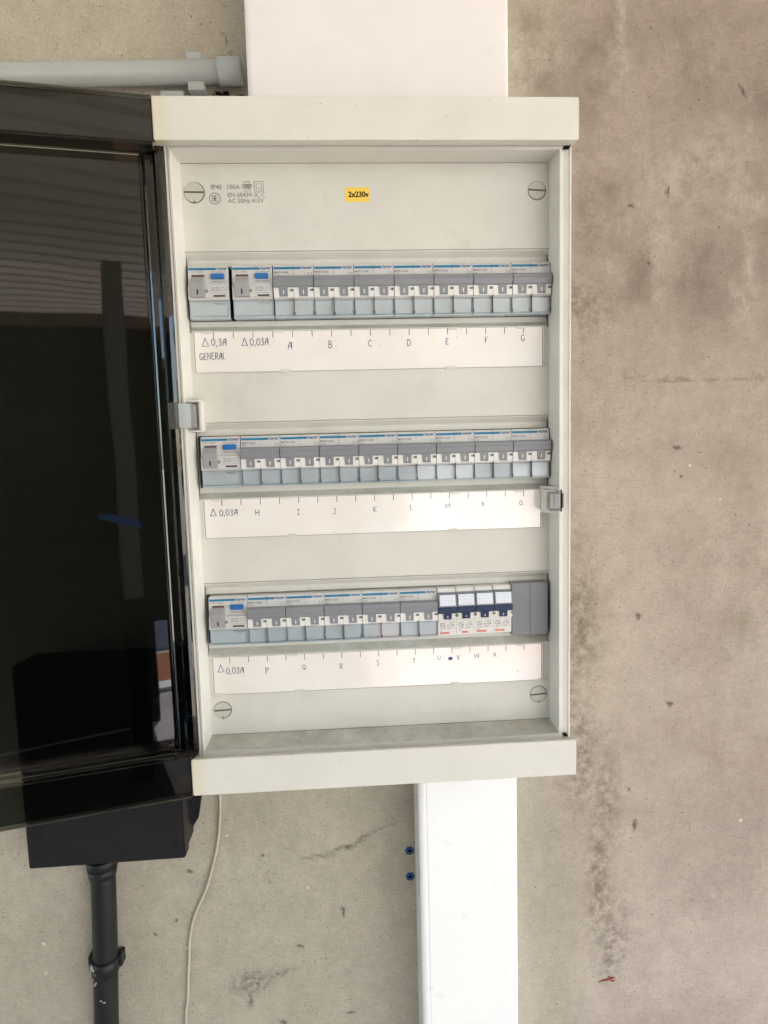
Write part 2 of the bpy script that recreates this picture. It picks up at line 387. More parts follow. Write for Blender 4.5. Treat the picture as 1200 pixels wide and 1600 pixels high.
# carport roof over the wall: white ribbed sheets (seen mirrored in the smoked door)
M['sheet'] = plastic('white_roof_sheet', srgb(226, 222, 212), .5, .4, .03, 0)
roof = bpy.data.objects.new('carport_roof', None); COL.objects.link(roof); roof.location = (0, 0, 2.3)
roof['kind'] = 'structure'
pitch = .135; n = 30
for i in range(n):
    b = MB(); y0 = -.075 - i*pitch
    d0 = -(y0)*1000; d1 = d0 + pitch*1000
    b.prof_x([(0, d0), (0, d0+95), (22, d0+105), (22, d1-10), (0, d1), (26, d1), (26, d0)], -2600, 3000)
    b.build('roof_rib', 'sheet', roof)
b = MB(); b.box(-2600, 3000, -90, 30, 75+n*135, 125+n*135); b.build('front_beam', 'trunk', roof)
# ------------------------------------------------------------------ the enclosure
E0 = (0, -439, -70)
enc = thing('distribution_board', *E0, 'open grey-white electrical distribution board with three rows of breakers, fixed to the concrete wall', 'fuse box')
ox, oz, od = E0
class EB(MB):          # geometry given in scene millimetres, stored relative to the enclosure's base
    def v(s, X, Z, D): return s.bm.verts.new(((X-ox)/1000, -(D-od)/1000, (Z-oz)/1000))
# back box (open tray)
b = EB()
b.box(-2, 338, 136, 139, -69.5, 17.5, .6); b.box(-2, 338, -437, -434, -69.5, 17.5, .6)
b.box(-2, 1, -434, 136, -69.5, 17.5); b.box(335, 338, -434, 136, -69.5, 17.5); b.box(1, 335, -434, 136, -69.5, -67)
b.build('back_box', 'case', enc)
# front frame: rim lip with a shallow channel, inner walls going back to the cover plate
def ringloft(b, rings):
    V = [[b.v(*p) for p in r] for r in rings]
    for r0, r1 in zip(V, V[1:]):
        for i in range(4): b.bm.faces.new((r0[i], r0[(i+1) % 4], r1[(i+1) % 4], r1[i]))
def rr(x0, x1, z0, z1, d): return [(x0, z0, d), (x1, z0, d), (x1, z1, d), (x0, z1, d)]
b = EB()
ringloft(b, [rr(-2, 339.5, -437, 139, 4), rr(-2, 339.5, -437, 139, 18.6), rr(-1.6, 339.1, -436.5, 138.5, 19.1), rr(-.2, 338.0, -435, 137, 19.1), rr(.1, 337.3, -434.6, 136.6, 18.0),
             rr(.6, 332.6, -418, 116, 17.6), rr(.9, 331.8, -417, 115, 19.2), rr(2.6, 329.3, -408.4, 110, 19.4), rr(3.0, 328.8, -407.8, 109.5, 18.8), rr(5.3, 326.9, -403.2, 108.2, -3.2), rr(5.3, 326.9, -403.2, 108.2, -5)])
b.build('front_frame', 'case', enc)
# end caps (top and bottom), underside slopes back to the frame
def cap(z_out, z_in, z_back, name):
    b = EB(); sg = 1 if z_out > z_in else -1
    prof = [(z_out, 0), (z_out, 37.6), (z_out-.35*sg, 38.3), (z_out-1.1*sg, 38.6), (z_in+.8*sg, 38.6), (z_in+.2*sg, 38.3), (z_in, 37.6), (z_back, 19.3), (z_back, 0)]
    b.prof_x(prof, -4.5, 338.8)
    es = [e for e in b.bm.edges if abs(e.verts[0].co.x-e.verts[1].co.x) < 1e-6]
    bmesh.ops.bevel(b.bm, geom=es, offset=.0012, segments=2, affect='EDGES', clamp_overlap=True)
    return b.build(name, 'cap', enc)
cap(141.4, 108, 112.2, 'end_cap'); cap(-439.1, -405.8, -413.0, 'end_cap')
# slide brackets at the right ends of the caps with their dark slots
for z0, z1, sg in ((108, 110.6, 1), (-412.0, -409.2, -1)):
    b = EB(); 
    if sg > 0: b.box(332.0, 337.6, 112.6, 115.2, 19.0, 23, .3)
    else: b.box(333.5, 338.2, -412.8, -410.9, 22, 27, .3)
    b.build('cap_bracket', 'case', enc)
b = EB(); V = [b.v(*p) for p in ((331.2, 108.9, 19.7), (336.4, 108.9, 19.7), (338.2, 112.4, 19.7), (333.2, 112.4, 19.7))]; b.bm.faces.new(V)
V = [b.v(*p) for p in ((331.6, -407.6, 19.7), (335.6, -407.6, 19.7), (338.0, -411.4, 19.7), (334.0, -411.4, 19.7))]; b.bm.faces.new(V)
b.build('bracket_slot', 'hole', enc)
# cover plate with three channels and openings
rowZ = [0, -147.6, -293.2]
apx = [(6.4, 327.0), (6.0, 326.9), (5.6, 325.6)]
b = EB(); z_prev = 108.3
for rz, (ax, bx) in zip(rowZ, apx):
    b.sheet_x([(z_prev, -3), (rz+35.2, -3), (rz+34.9, -3.5), (rz+34.6, -3), (rz+33.6, -3.2), (rz+29.4, -8.4), (rz+28.4, -8.8), (rz+23.4, -8.8), (rz+23.2, -12)], 5.2, 327)
    b.sheet_x([(rz-23.2, -12), (rz-23.4, -8.8), (rz-27.6, -8.8), (rz-28.2, -8.6), (rz-33.6, -3.4), (rz-34.2, -3)], 5.2, 327)
    b.box(5.2, ax, rz-23.4, rz+23.4, -12, -8.9)
    z_prev = rz-34.2
b.sheet_x([(z_prev, -3), (-403.3, -3)], 5.2, 327)
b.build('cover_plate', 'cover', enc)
b = EB()
for rz in rowZ:
    b.box(5.2, 327, rz+34.45, rz+34.75, -3.2, -2.9)
    b.box(6.5, 326, rz+23.0, rz+23.5, -9, -8.65)
b.box(3, 331, 112.0, 112.45, 19.0, 19.7); b.box(3, 331, -413.5, -413.0, 19.0, 19.7); b.box(5.3, 326.8, 107.9, 108.25, -3.1, -2.8); b.box(5.3, 326.8, -403.3, -402.9, -3.1, -2.7)
b.build('joint_line', 'groove', enc)
# DIN rails, and dark sheets standing in for the shade behind the openings
for rz in rowZ:
    b = EB(); b.prof_x([(rz-17.5, -55), (rz-17.5, -54), (rz-13, -54), (rz-13, -48), (rz+13, -48), (rz+13, -54), (rz+17.5, -54), (rz+17.5, -55), (rz+12, -55), (rz+12, -49), (rz-12, -49), (rz-12, -55)], 3, 333)
    b.build('mounting_rail', 'metal', enc)
b = EB()
for rz in rowZ: b.box(3, 330, rz-26, rz+26, -46.5, -45)
b.build('cavity_shade', 'hole', enc)
# corner cover screws
for (x, z, a, m) in ((15.8, 84.3, -1, 'screw'), (315.8, 84.6, -3, 'screw'), (16.2, -379.0, 2, 'screw'), (316.2, -378.3, 3, 'screw')):
    r = 8.3 if x < 20 and z > 0 else 7.6
    b = EB(); b.cyl((x, z, -4), (x, z, -2.0), r, 36, r*.985); s_ = b.build('cover_screw', m, enc)
    ca, sa = math.cos(math.radians(a)), math.sin(math.radians(a))
    b = EB(); V = [b.v(x+u*ca-w*sa, z+u*sa+w*ca, -1.93) for u, w in ((-r, -.75), (r, -.75), (r, .75), (-r, .75))]; b.bm.faces.new(V)
    b.build('screw_slot', 'slot', s_)
    b = EB(); n_ = 40
    for i in range(n_):
        t0, t1 = 2*math.pi*i/n_, 2*math.pi*(i+1)/n_
        w0 = .62+.3*math.sin(t0+2); w1 = .62+.3*math.sin(t1+2)
        b.bm.faces.new([b.v(x+math.cos(t)*q, z+math.sin(t)*q, -2.9) for t, q in ((t0, r), (t0, r+w0), (t1, r+w1), (t1, r))])
    if z < 0 or x < 20: b.ribbon([(x+.3, z-r+2.5), (x+.5, z-r-1.6)], .5, -1.9).ribbon([(x-1.4, z-r-.2), (x+1.2, z-r+.6)], .45, -1.9)
    b.build('screw_gap', 'slot', s_)
# rating print
text('IP40', 30.6, 39.8, 86.9, 90.8, -2.92, 'print', enc, name='rating_text', cls=EB, bold=.022)
text('100A', 44.4, 55.2, 86.9, 90.8, -2.92, 'print', enc, name='rating_text', cls=EB, bold=.022)
text('EN 60439-3', 44.4, 69.2, 80.3, 84.2, -2.92, 'print', enc, name='rating_text', cls=EB, bold=.022)
text('AC 50Hz 415V', 44.4, 75.2, 75.4, 79.3, -2.92, 'print', enc, name='rating_text', cls=EB, bold=.022)
b = EB()
def arc(cx, cz, r, a0, a1, n=14, rz=None): return [(cx+r*math.cos(math.radians(a0+(a1-a0)*i/n)), cz+(rz or r)*math.sin(math.radians(a0+(a1-a0)*i/n))) for i in range(n+1)]
b.ribbon(arc(71.4, 82.3, 2.0, 60, 300), .5, -2.92); b.ribbon(arc(75.4, 82.3, 2.0, 60, 300), .5, -2.92); b.ribbon([(73.5, 82.3), (75.3, 82.3)], .5, -2.92)
b.build('ce_mark', 'print', enc)
b = EB()
for q in (3.9, 2.1): b.ribbon([(71.4-q, 89.2-q), (71.4+q, 89.2-q), (71.4+q, 89.2+q), (71.4-q, 89.2+q), (71.4-q, 89.2-q)], .55 if q > 3 else .5, -2.92)
b.build('double_square_mark', 'print', enc)
b = EB(); cx, cz = 61.2, 89.2
for dx, dz in ((0, 0), (0, 2.6), (0, -2.6)):
    w = 4.3 if dz == 0 else 2.6
    b.ribbon([(cx-w, cz+dz-1.2), (cx+w, cz+dz-1.2), (cx+w, cz+dz+1.2), (cx-w, cz+dz+1.2), (cx-w, cz+dz-1.2)], .5, -2.92)
b.ribbon([(cx-3.4, cz), (cx+3.4, cz)], .8, -2.93); b.ribbon([(cx-1, cz+2), (cx-1, cz-1)], .5, -2.92); b.ribbon([(cx+1, cz+2), (cx+1, cz-1)], .5, -2.92)
b.build('approval_mark', 'print', enc)
b = EB(); cx, cz = 33.3, 79.3
b.ribbon(arc(cx, cz, 4.6, 0, 360, 30), .8, -2.92)
for a in (45, 135, 225, 315):
    t = math.radians(a); b.ribbon(arc(cx+4.55*math.cos(t), cz+4.55*math.sin(t), .5, a, a+170, 5), .4, -2.92)
b.ribbon(arc(cx-1.0, cz+.9, 1.3, 20, 320, 12), .75, -2.92); b.ribbon([(cx-1, cz+.4), (cx+.2, cz-.4), (cx-.2, cz-1.8), (cx-1.6, cz-2.2), (cx-2.4, cz-1.4)], .75, -2.92)
b.ribbon(arc(cx+1.3, cz+1.1, 1.1, 60, 300, 10), .75, -2.92); b.ribbon(arc(cx+1.3, cz-1.2, 1.2, 90, 330, 10), .75, -2.92); b.ribbon([(cx-.8, cz-1.2), (cx+.8, cz+1.9)], .4, -2.92)
b.build('round_monogram', 'print', enc)
# yellow sticker
b = EB(); b.box(145.8, 167.0, 75.8, 87.9, -3, -2.75, .3); st = b.build('voltage_sticker', 'yellow', enc)
text('2x230v', 148.6, 166.6, 79.6, 84.6, -2.70, 'black', st, bold=.04, cls=EB)
# label strips
def smooth(pts, n=4):
    out = []; m = len(pts)
    for i in range(m-1):
        p0 = Vector(pts[max(i-1, 0)]); p1 = Vector(pts[i]); p2 = Vector(pts[i+1]); p3 = Vector(pts[min(i+2, m-1)])
        for j in range(n):
            t = j/n
            out.append(.5*((2*p1)+(-p0+p2)*t+(2*p0-5*p1+4*p2-p3)*t*t+(-p0+3*p1-3*p2+p3)*t**3))
    out.append(Vector(pts[-1])); return out
# glyph: (width, [strokes]); a leading 's' marks a smoothed stroke
G = {
 'd': (.85, [[(0,0),(.42,1),(.85,.02),(-.03,.02)]]),
 '0': (.55, ['s',[(.3,1),(.04,.75),(.04,.25),(.28,0),(.52,.25),(.54,.7),(.3,1)]]),
 ',': (.2, [[(.12,.12),(.0,-.22)]]),
 '3': (.5, ['s',[(.05,.92),(.3,1),(.46,.8),(.2,.55),(.48,.35),(.3,.02),(.02,.1)]]),
 'A': (.6, [[(0,0),(.12,.6),(.32,1),(.5,.95),(.56,0)],[(.08,.42),(.54,.46)]]),
 'G': (.65, ['s',[(.58,.85),(.35,1),(.06,.7),(.06,.25),(.3,0),(.6,.15),(.6,.42)],[(.36,.42),(.66,.42)]]),
 'E': (.5, [[(.04,1),(.0,0)],[(.0,.97),(.48,1)],[(.02,.52),(.38,.54)],[(.0,.02),(.5,.0)]]),
 'N': (.6, [[(0,0),(.04,1),(.5,.03),(.58,1.03)]]),
 'R': (.55, [[(.05,0),(.06,1)],['s'],[(.0,.98),(.4,1),(.5,.75),(.3,.5),(.07,.48)],[(.2,.48),(.55,0)]]),
 'L': (.45, [[(.05,1),(.03,0),(.45,.03)]]),
 'B': (.55, [[(.05,0),(.06,1)],[(.0,.98),(.35,1),(.45,.78),(.3,.56),(.08,.53)],[(.1,.53),(.42,.5),(.54,.25),(.38,.02),(.0,0)]]),
 'C': (.6, ['s',[(.58,.85),(.35,1),(.06,.7),(.05,.28),(.28,0),(.6,.16)]]),
 'D': (.65, [[(.08,0),(.06,1)],[(.0,.98),(.4,.96),(.62,.6),(.55,.2),(.3,0),(.0,0)]]),
 'F': (.5, [[(.03,0),(.05,1),(.5,1)],[(.05,.52),(.4,.53)]]),
 'H': (.65, [[(.03,0),(.0,1)],[(.62,0),(.64,1)],[(.02,.48),(.62,.5)]]),
 'I': (.6, [[(.3,0),(.3,1)],[(.05,1),(.58,1)],[(.0,0),(.6,0)]]),
 'J': (.6, [[(.1,1),(.62,1)],[(.42,1),(.42,.25),(.3,.02),(.12,.05),(.0,.25)]]),
 'K': (.6, [[(.05,0),(.03,1)],[(.55,1),(.07,.45),(.6,0)]]),
 'M': (1.2, [[(0,0),(.12,1),(.58,.1),(1.05,1),(1.2,0)]]),
 'O': (.7, ['s',[(.35,1),(.05,.75),(.05,.3),(.32,0),(.64,.28),(.66,.75),(.35,1)]]),
 'P': (.6, [[(.1,0),(.1,1)],[(.0,.98),(.42,1),(.58,.78),(.4,.5),(.1,.45)]]),
 'Q': (.65, ['s',[(.35,1),(.05,.75),(.05,.35),(.3,.1),(.58,.35),(.6,.75),(.35,1)],[(.35,.35),(.68,-.05)]]),
 'S': (.5, ['s',[(.48,.9),(.25,1),(.05,.8),(.25,.52),(.46,.28),(.25,0),(.0,.1)]]),
 'T': (.65, [[(.32,0),(.34,1)],[(.0,1),(.66,.97)]]),
 'U': (.7, ['s',[(.05,1),(.04,.5),(.1,.12),(.34,0),(.58,.12),(.64,.5),(.66,1)]]),
 'V': (.7, [[(0,1),(.32,0),(.7,1)]]),
 'W': (1.2, [[(0,1),(.3,0),(.6,.8),(.9,0),(1.2,1)]]),
 'X': (.9, [[(0,1),(.9,0)],[(.85,1),(.05,0)]]),
}
def write(b, s, cx, cz, h, w, D):
    if s == 'dot':
        b.disc(cx, cz, D, 1.7, 12, 2.2); b.ribbon([(cx-2.4, cz-1), (cx+1, cz+.4)], .8, D+.01); return
    chars = [s] if s == 'd' else list(s); sc = h
    tot = sum(G[c][0] for c in chars)*sc*.92 + (len(chars)-1)*.17*sc
    if s == 'GENERAL': sc_x = 22.5/tot
    elif len(s) > 1: sc_x = (13 if s == '0,3A' else 16)/tot
    else: sc_x = 1
    x = cx-tot*sc_x/2
    for c in chars:
        wd, strokes = G[c]; sm = False
        jz = random.uniform(-.04, .04)*h
        for stt in strokes:
            if stt == 's' or stt == ['s']: sm = True; continue
            pts = [(x+px*sc*.92*sc_x, cz-h/2+(py)*h+jz) for px, py in stt]
            if sm: pts = smooth(pts)
            b.ribbon(pts, w, D); sm = False if len(stt) else sm
            D += .004
        x += (wd*.92+.17)*sc*sc_x
H1 = [('d', 18.6, -42.4, 7.0), ('0,3A', 30.5, -42.6, 6.0), ('GENERAL', 24.3, -54.4, 5.6), ('d', 52.9, -42.4, 6.4), ('0,03A', 65.8, -42.6, 6.0), ('A', 92.7, -46.5, 6.4), ('B', 128.4, -46.0, 6.2), ('C', 163.9, -45.5, 5.4), ('D', 198.9, -45.5, 5.5), ('E', 233.6, -45.0, 5.2), ('F', 269.2, -44.5, 5.2), ('G', 302.6, -43.4, 5.6)]
H2 = [('d', 17.5, -193.2, 6.4), ('0,03A', 31.2, -193.7, 5.4), ('H', 57.0, -194.5, 5.3), ('I', 94.1, -195.1, 5.0), ('J', 127.2, -195.6, 5.0), ('K', 164.2, -195.0, 4.8), ('L', 197.9, -193.8, 5.0), ('M', 231.7, -193.7, 4.0), ('N', 264.6, -193.5, 4.0), ('O', 300.1, -193.4, 4.1)]
H3 = [('d', 16.7, -339.0, 7.0), ('0,03A', 29.5, -341.5, 5.8), ('P', 59.0, -342.9, 5.6), ('Q', 93.5, -341.4, 5.0), ('R', 128.2, -341.8, 4.8), ('S', 162.8, -340.3, 5.0), ('T', 197.0, -340.1, 4.6), ('U', 220.8, -338.0, 4.1), ('dot', 231.7, -339.2, 3.5), ('V', 239.1, -338.3, 4.3), ('W', 256.9, -337.8, 4.0), ('X', 274.1, -337.4, 4.0)]
for zt, zb, x0, x1, tx, nt, hw in ((-33.6, -68.6, 9.4, 320.6, 26.0, 17, H1), (-181.7, -216.6, 10.0, 318.5, 25.5, 17, H2), (-328.6, -364.0, 9.9, 319.2, 25.2, 17, H3)):
    b = EB()        # holder: thin raised surround with clip tabs
    b.box(x0-1.6, x0-.5, zb-.8, zt+1.0, -3, -2.2); b.box(x1+.6, x1+3.2, zb-.8, zt+1.0, -3, -2.2)
    b.box(x0-.5, x1+.6, zt+.25, zt+1.0, -3, -2.2); b.box(x0-.5, x1+.6, zb-.8, zb-.25, -3, -2.5)
    h_ = b.build('label_holder', 'cover', enc)
    for tx_, zz in [(tx_, zz) for tx_, zz in ((x0+74, zt), (x0+229, zt), (x1-20, zt), (x0+11, zt), (x0+78, zb), (x0+226, zb), (x1+1.2, zb), (x0+3, zb)) if not (zz == zb and zb > -300 and (tx_ > x1 or tx_ < x0+4))]:
        b = EB(); b.box(tx_-4.2, tx_+4.2, zz-1.5, zz+1.3, -2.6, -1.6, .4); b.build('clip_tab', 'cover', h_)
    b = EB(); b.box(x0, x1, zb, zt, -2.9, -2.4); c_ = b.build('label_card', 'card', enc)
    b = EB()
    b.box(x0-.55, x0-.1, zb-.3, zt+.2, -2.6, -2.35); b.box(x0-.5, x1+.6, zb-.35, zb-.02, -2.6, -2.35); b.box(x1+.1, x1+.5, zb-.3, zt+.2, -2.6, -2.35); b.box(x0-.5, x1+.6, zt+.02, zt+.25, -2.6, -2.35)
    b.box(x1+2.1, x1+2.5, zb-.3, zt+.6, -2.3, -2.15)
    b.build('card_edge', 'groove', h_)
    for i in range(nt):
        b = EB(); b.ribbon([(tx+i*17.33, zt), (tx+i*17.33+random.uniform(-.1, .1), zt-5.4)], .6, -2.33); b.build('tick_mark', 'tick', c_, fix=False)
    for (s_, cx, cz, hh) in hw:
        b = EB(); write(b, s_, cx, cz, hh, .62 if hh > 5 else .52, -2.33); b.build('handwriting', 'ink', c_, fix=False)
# hinge clip (left) and latch (right) with their moulded housings
b = EB(); b.box(11.6, 15.2, -120, -92.6, -3, 9, .8); b.box(2.5, 15, -95.4, -93.2, -3, 17, .5); b.box(2.5, 15, -121, -119.4, -3, 15, .5)
b.build('clip_housing', 'case', enc)
b = EB()
prof = [(-4, 29.5), (-2, 32.0), (1, 32.2), (5, 28), (9, 24.5), (11, 19), (11, 12), (8.6, 12), (8.2, 18), (4, 24), (-1, 28), (-4, 27)]
a_ = [b.v(x, -97.6, d) for x, d in prof]; c_ = [b.v(x, -117.6, d) for x, d in prof]
for i in range(len(prof)):
    j = (i+1) % len(prof); b.bm.faces.new((a_[i], a_[j], c_[j], c_[i]))
b.bm.faces.new(a_); b.bm.faces.new(c_[::-1])
b.build('hinge_clip', 'clip', enc)
b = EB()
for z in (-179.4, -201.6):
    V = [b.v(*p) for p in ((318.2, z-1.3, -3), (318.2, z+1.3, -3), (329.4, z+1.3, 19.3), (329.4, z-1.3, 19.3), (328.4, z-1.3, -3), (328.4, z+1.3, -3))]
    for f in ((0, 1, 2, 3), (0, 3, 4), (1, 5, 2), (0, 4, 5, 1), (3, 2, 5, 4)): b.bm.faces.new([V[i] for i in f])
b.box(318.6, 329.2, -200.2, -180.8, -2, 15); b.build('latch_housing', 'case', enc)
b = EB(); b.box(330.2, 331.3, -200.2, -180.6, 2, 19.9); b.build('latch_recess', 'hole', enc).scale = (1, 1, 1)
b = EB(); b.prof_x([(-199.2, 19.4), (-199.2, 20.6), (-197, 21.6), (-184, 21.6), (-181.8, 20.6), (-181.8, 19.4)], 319.9, 328.6)
b.box(323.6, 324.6, -198.5, -182.2, 21.2, 22.3, .3)
b.build('door_latch', 'clip', enc)
b = EB(); b.box(331.4, 332.6, -197, -183.6, 19.3, 20.4, .2); b.build('latch_stop', 'slot', enc)
# ------------------------------------------------------------------ smoked door, standing open to the left
TH = math.radians(12.0); SAG = .017
class DB(MB):          # door coordinates: s outward from the hinge, Z, n = inner normal
    def v(q, s, Z, n):
        X = -5 - s*math.cos(TH) + n*math.sin(TH); D = 34 + s*math.sin(TH) + n*math.cos(TH)
        return q.bm.verts.new(((X-ox)/1000, -(D-od)/1000, (Z - SAG*s - oz)/1000))
TK = 2.4
b = DB(); b.box(14, 322, -402, 105.5, -18-TK, -18, .5)
door = b.build('door', 'smoke', enc, label='smoked transparent door swung open to the left')
def dbox(name, *a, bev=.5):
    b = DB(); b.box(*a, bev); return b.build(name, 'smoke_thin' if name in ('edge_lip',) or (name == 'step_wall' and a[2] < 0) else 'smoke', door)
dbox('door_band', 1, 335, 108.8, 141, -TK, 0); dbox('door_band', 1, 335, -439, -405.5, -TK, 0)
dbox('side_wall', 322.2, 324.6, -402, 105.5, -18-TK, 0)
dbox('far_flange', 324.8, 335, -405, 107.5, -TK, 0)
dbox('step_wall', 1.5, 325, 106.8, 108.6, -18-TK, 0); dbox('step_wall', 14, 325, -405.4, -402.2, -18-TK, 0)
dbox('edge_lip', 1, 335, 141.1, 143, -TK, 3.5); dbox('edge_lip', 1, 335, -441, -439.1, -TK, 3.5)
dbox('edge_lip', 335.2, 337.2, -441, 143, -TK, 3.5)
dbox('band_edge', -.4, .9, 109, 141, -3, 3); dbox('band_edge', -.4, .9, -439, -406.5, -3, 3)
# curved hinge-side wall, interrupted at the clip
prof = [(14, -18), (12.4, -17.6), (10.6, -14.5), (9.4, -13.6), (5.2, -12.4), (3.0, -11.2), (1.2, -8.6), (-2.5, -8.0), (-5.2, -9.0), (-6.6, -10.6)]
for z0, z1, part in ((-404, 106.6, 0), (-96.5, 106.6, 1), (-404, -118.5, 1)):
    prof_ = prof[:6] if part == 0 else prof[5:]
    b = DB(); P2 = prof_ + [(s_, n_-2.2) for s_, n_ in prof_[::-1]]
    A = [b.v(s_, z0, n_) for s_, n_ in P2]; B_ = [b.v(s_, z1, n_) for s_, n_ in P2]
    for i in range(len(P2)):
        j = (i+1) % len(P2); f = b.bm.faces.new((A[i], A[j], B_[j], B_[i]))
    b.bm.faces.new(A); b.bm.faces.new(B_[::-1])
    b.build('hinge_wall', 'smoke', door)
dbox('end_web', -6.4, 1.3, 106.8, 109.4, -13, -7.6, bev=.3); dbox('end_web', -6.4, 14, -405, -403.2, -13, -7.6, bev=.3)
# ------------------------------------------------------------------ breakers
def face_text(p, s, x0, x1, z0, z1, D, mat, **k): return text(s, x0, x1, z0, z1, D, mat, p, **k)
def body_prof(z_mid=3.0):
    return [(22.5, -30), (22.5, -1.6), (22.1, -.6), (21.2, 0), (12.4, .6), (12.1, 2.2), (11.4, 3.4), (4, 4.2), (-6.8, 4.2), (-7.1, 2.6), (-7.8, 2.4), (-8.0, .4), (-22.5, .4), (-22.5, -30)]
def logo_line(root, w):
    b = MB(); b.rect(.6, w*.69, 18.5, 20.5, .3); b.build('blue_stripe', 'blueline', root)
    face_text(root, 'hager', w*.725, w-.9, 17.6, 21.3, .34, 'bluetext', shear=.2, bold=.018, name='logo_lettering')
    b = MB(); b.disc(w*.705, 19.4, .3, .45, 8); b.build('logo_dot', 'bluetext', root)
def two_pole(rating='16', loc=(0, 0, 0)):
    r = thing('circuit_breaker', *loc, '', 'circuit breaker')
    b = MB(); b.prof_x(body_prof(), .12, 34.88)
    b.build('body', 'breaker', r)
    b = MB(); b.box(0, .12, -22.3, 22.3, -29, .2); b.build('side_seam', 'breaker_dark', r); b = MB(); b.box(34.88, 35, -22.3, 22.3, -29, .2); b.build('side_seam', 'breaker_dark', r)
    logo_line(r, 35)
    face_text(r, 'MWN 2'+rating+'A', .9, 13.2, 15.0, 17.0, .56, 'fineprint', bold=.01, name='type_lettering')
    face_text(r, 'C'+rating, .9, 5.0, 12.6, 14.4, .62, 'fineprint', name='type_lettering')
    face_text(r, '2 3', 30.0, 33.8, 13.4, 15.6, .62, 'fineprint', name='type_lettering')
    b = MB(); b.prof_x([(12.3, .6), (12.1, 4.0), (11.6, 5.8), (10.8, 6.6), (8.2, 6.9), (7.6, 7.4), (3.0, 6.5), (1.9, 5.6), (1.9, 3.0), (12, .3)], .35, 34.65)
    lv = b.build('lever_bar', 'lever', r)
    for x in (5.0, 22.3):
        b = MB(); b.prof_x([(2.4, 4.0), (2.4, 6.1), (1.6, 6.2), (-4.6, 5.2), (-5.5, 4.6), (-5.5, 4.0)], x, x+7.4)
        b.build('toggle', 'lever', r)
        b = MB(); b.rect(x+3.3, x+4.15, -3.9, -.5, 0)
        for v_ in b.bm.verts: v_.co.y = -(5.36 + (v_.co.z*1000+4.6)*.162)/1000
        b.build('on_mark', 'white', lv)
    for x0, x1 in ((.25, 5.0), (12.4, 22.3), (29.7, 34.75)):
        b = MB(); b.prof_x([(1.8, 3.5), (1.8, 5.2), (-4.8, 5.0), (-6.6, 4.6), (-6.6, 3.5)], x0, x1); b.build('boss', 'white', r)
    for x0, x1 in ((14.1, 17.2), (31.6, 34.7)):
        b = MB(); b.rect(x0, x1, -1.6, .6, 5.22); o_ = b.build('indicator_window', 'print', r)
        b = MB(); b.rect(x0+1.7, x1-.2, -1.3, .5, 5.26); b.build('indicator_flag', 'dark', r)
    b = MB(); b.box(.3, 34.7, -22.4, -8.3, .3, .55); b.build('terminal_area', 'coverback', r); b = MB(); b.box(.3, 34.7, -22.8, -22.45, -9, 1.0); b.build('lower_edge', 'cover_tint', r)
    # two clear terminal covers
    for x0, x1 in ((.4, 17.44), (17.56, 34.6)):
        b = MB(); b.box(x0, x1, -21.9, -8.2, .6, 2.9, .25, 1, .1); b.build('terminal_cover', 'clear', r)
        b = MB(); b.box(x0, x1, -22.1, -20.9, .5, 2.3, .2); (b.box(x0, x0+.4, -21, -8.2, .5, 2.3) if x0 < 1 else b.box(x1-.4, x1, -21, -8.2, .5, 2.3)); b.build('cover_edge', 'cover_tint', r)
    b = MB(); b.box(16.7, 18.4, -20.9, -18.7, 2.0, 3.1, .2); b.box(33.9, 34.9, -20.9, -18.2, 2, 3.1, .2); b.box(.1, 1.0, -20.9, -18.2, 2, 3.1, .2); b.build('cover_catch', 'catch', r)
    b = MB(); b.box(17.43, 17.57, -22, 1.7, 0, 5.22); b.box(17.45, 17.55, 12.6, 22, -.2, .66); b.build('pole_joint', 'fineprint', r)
    return r



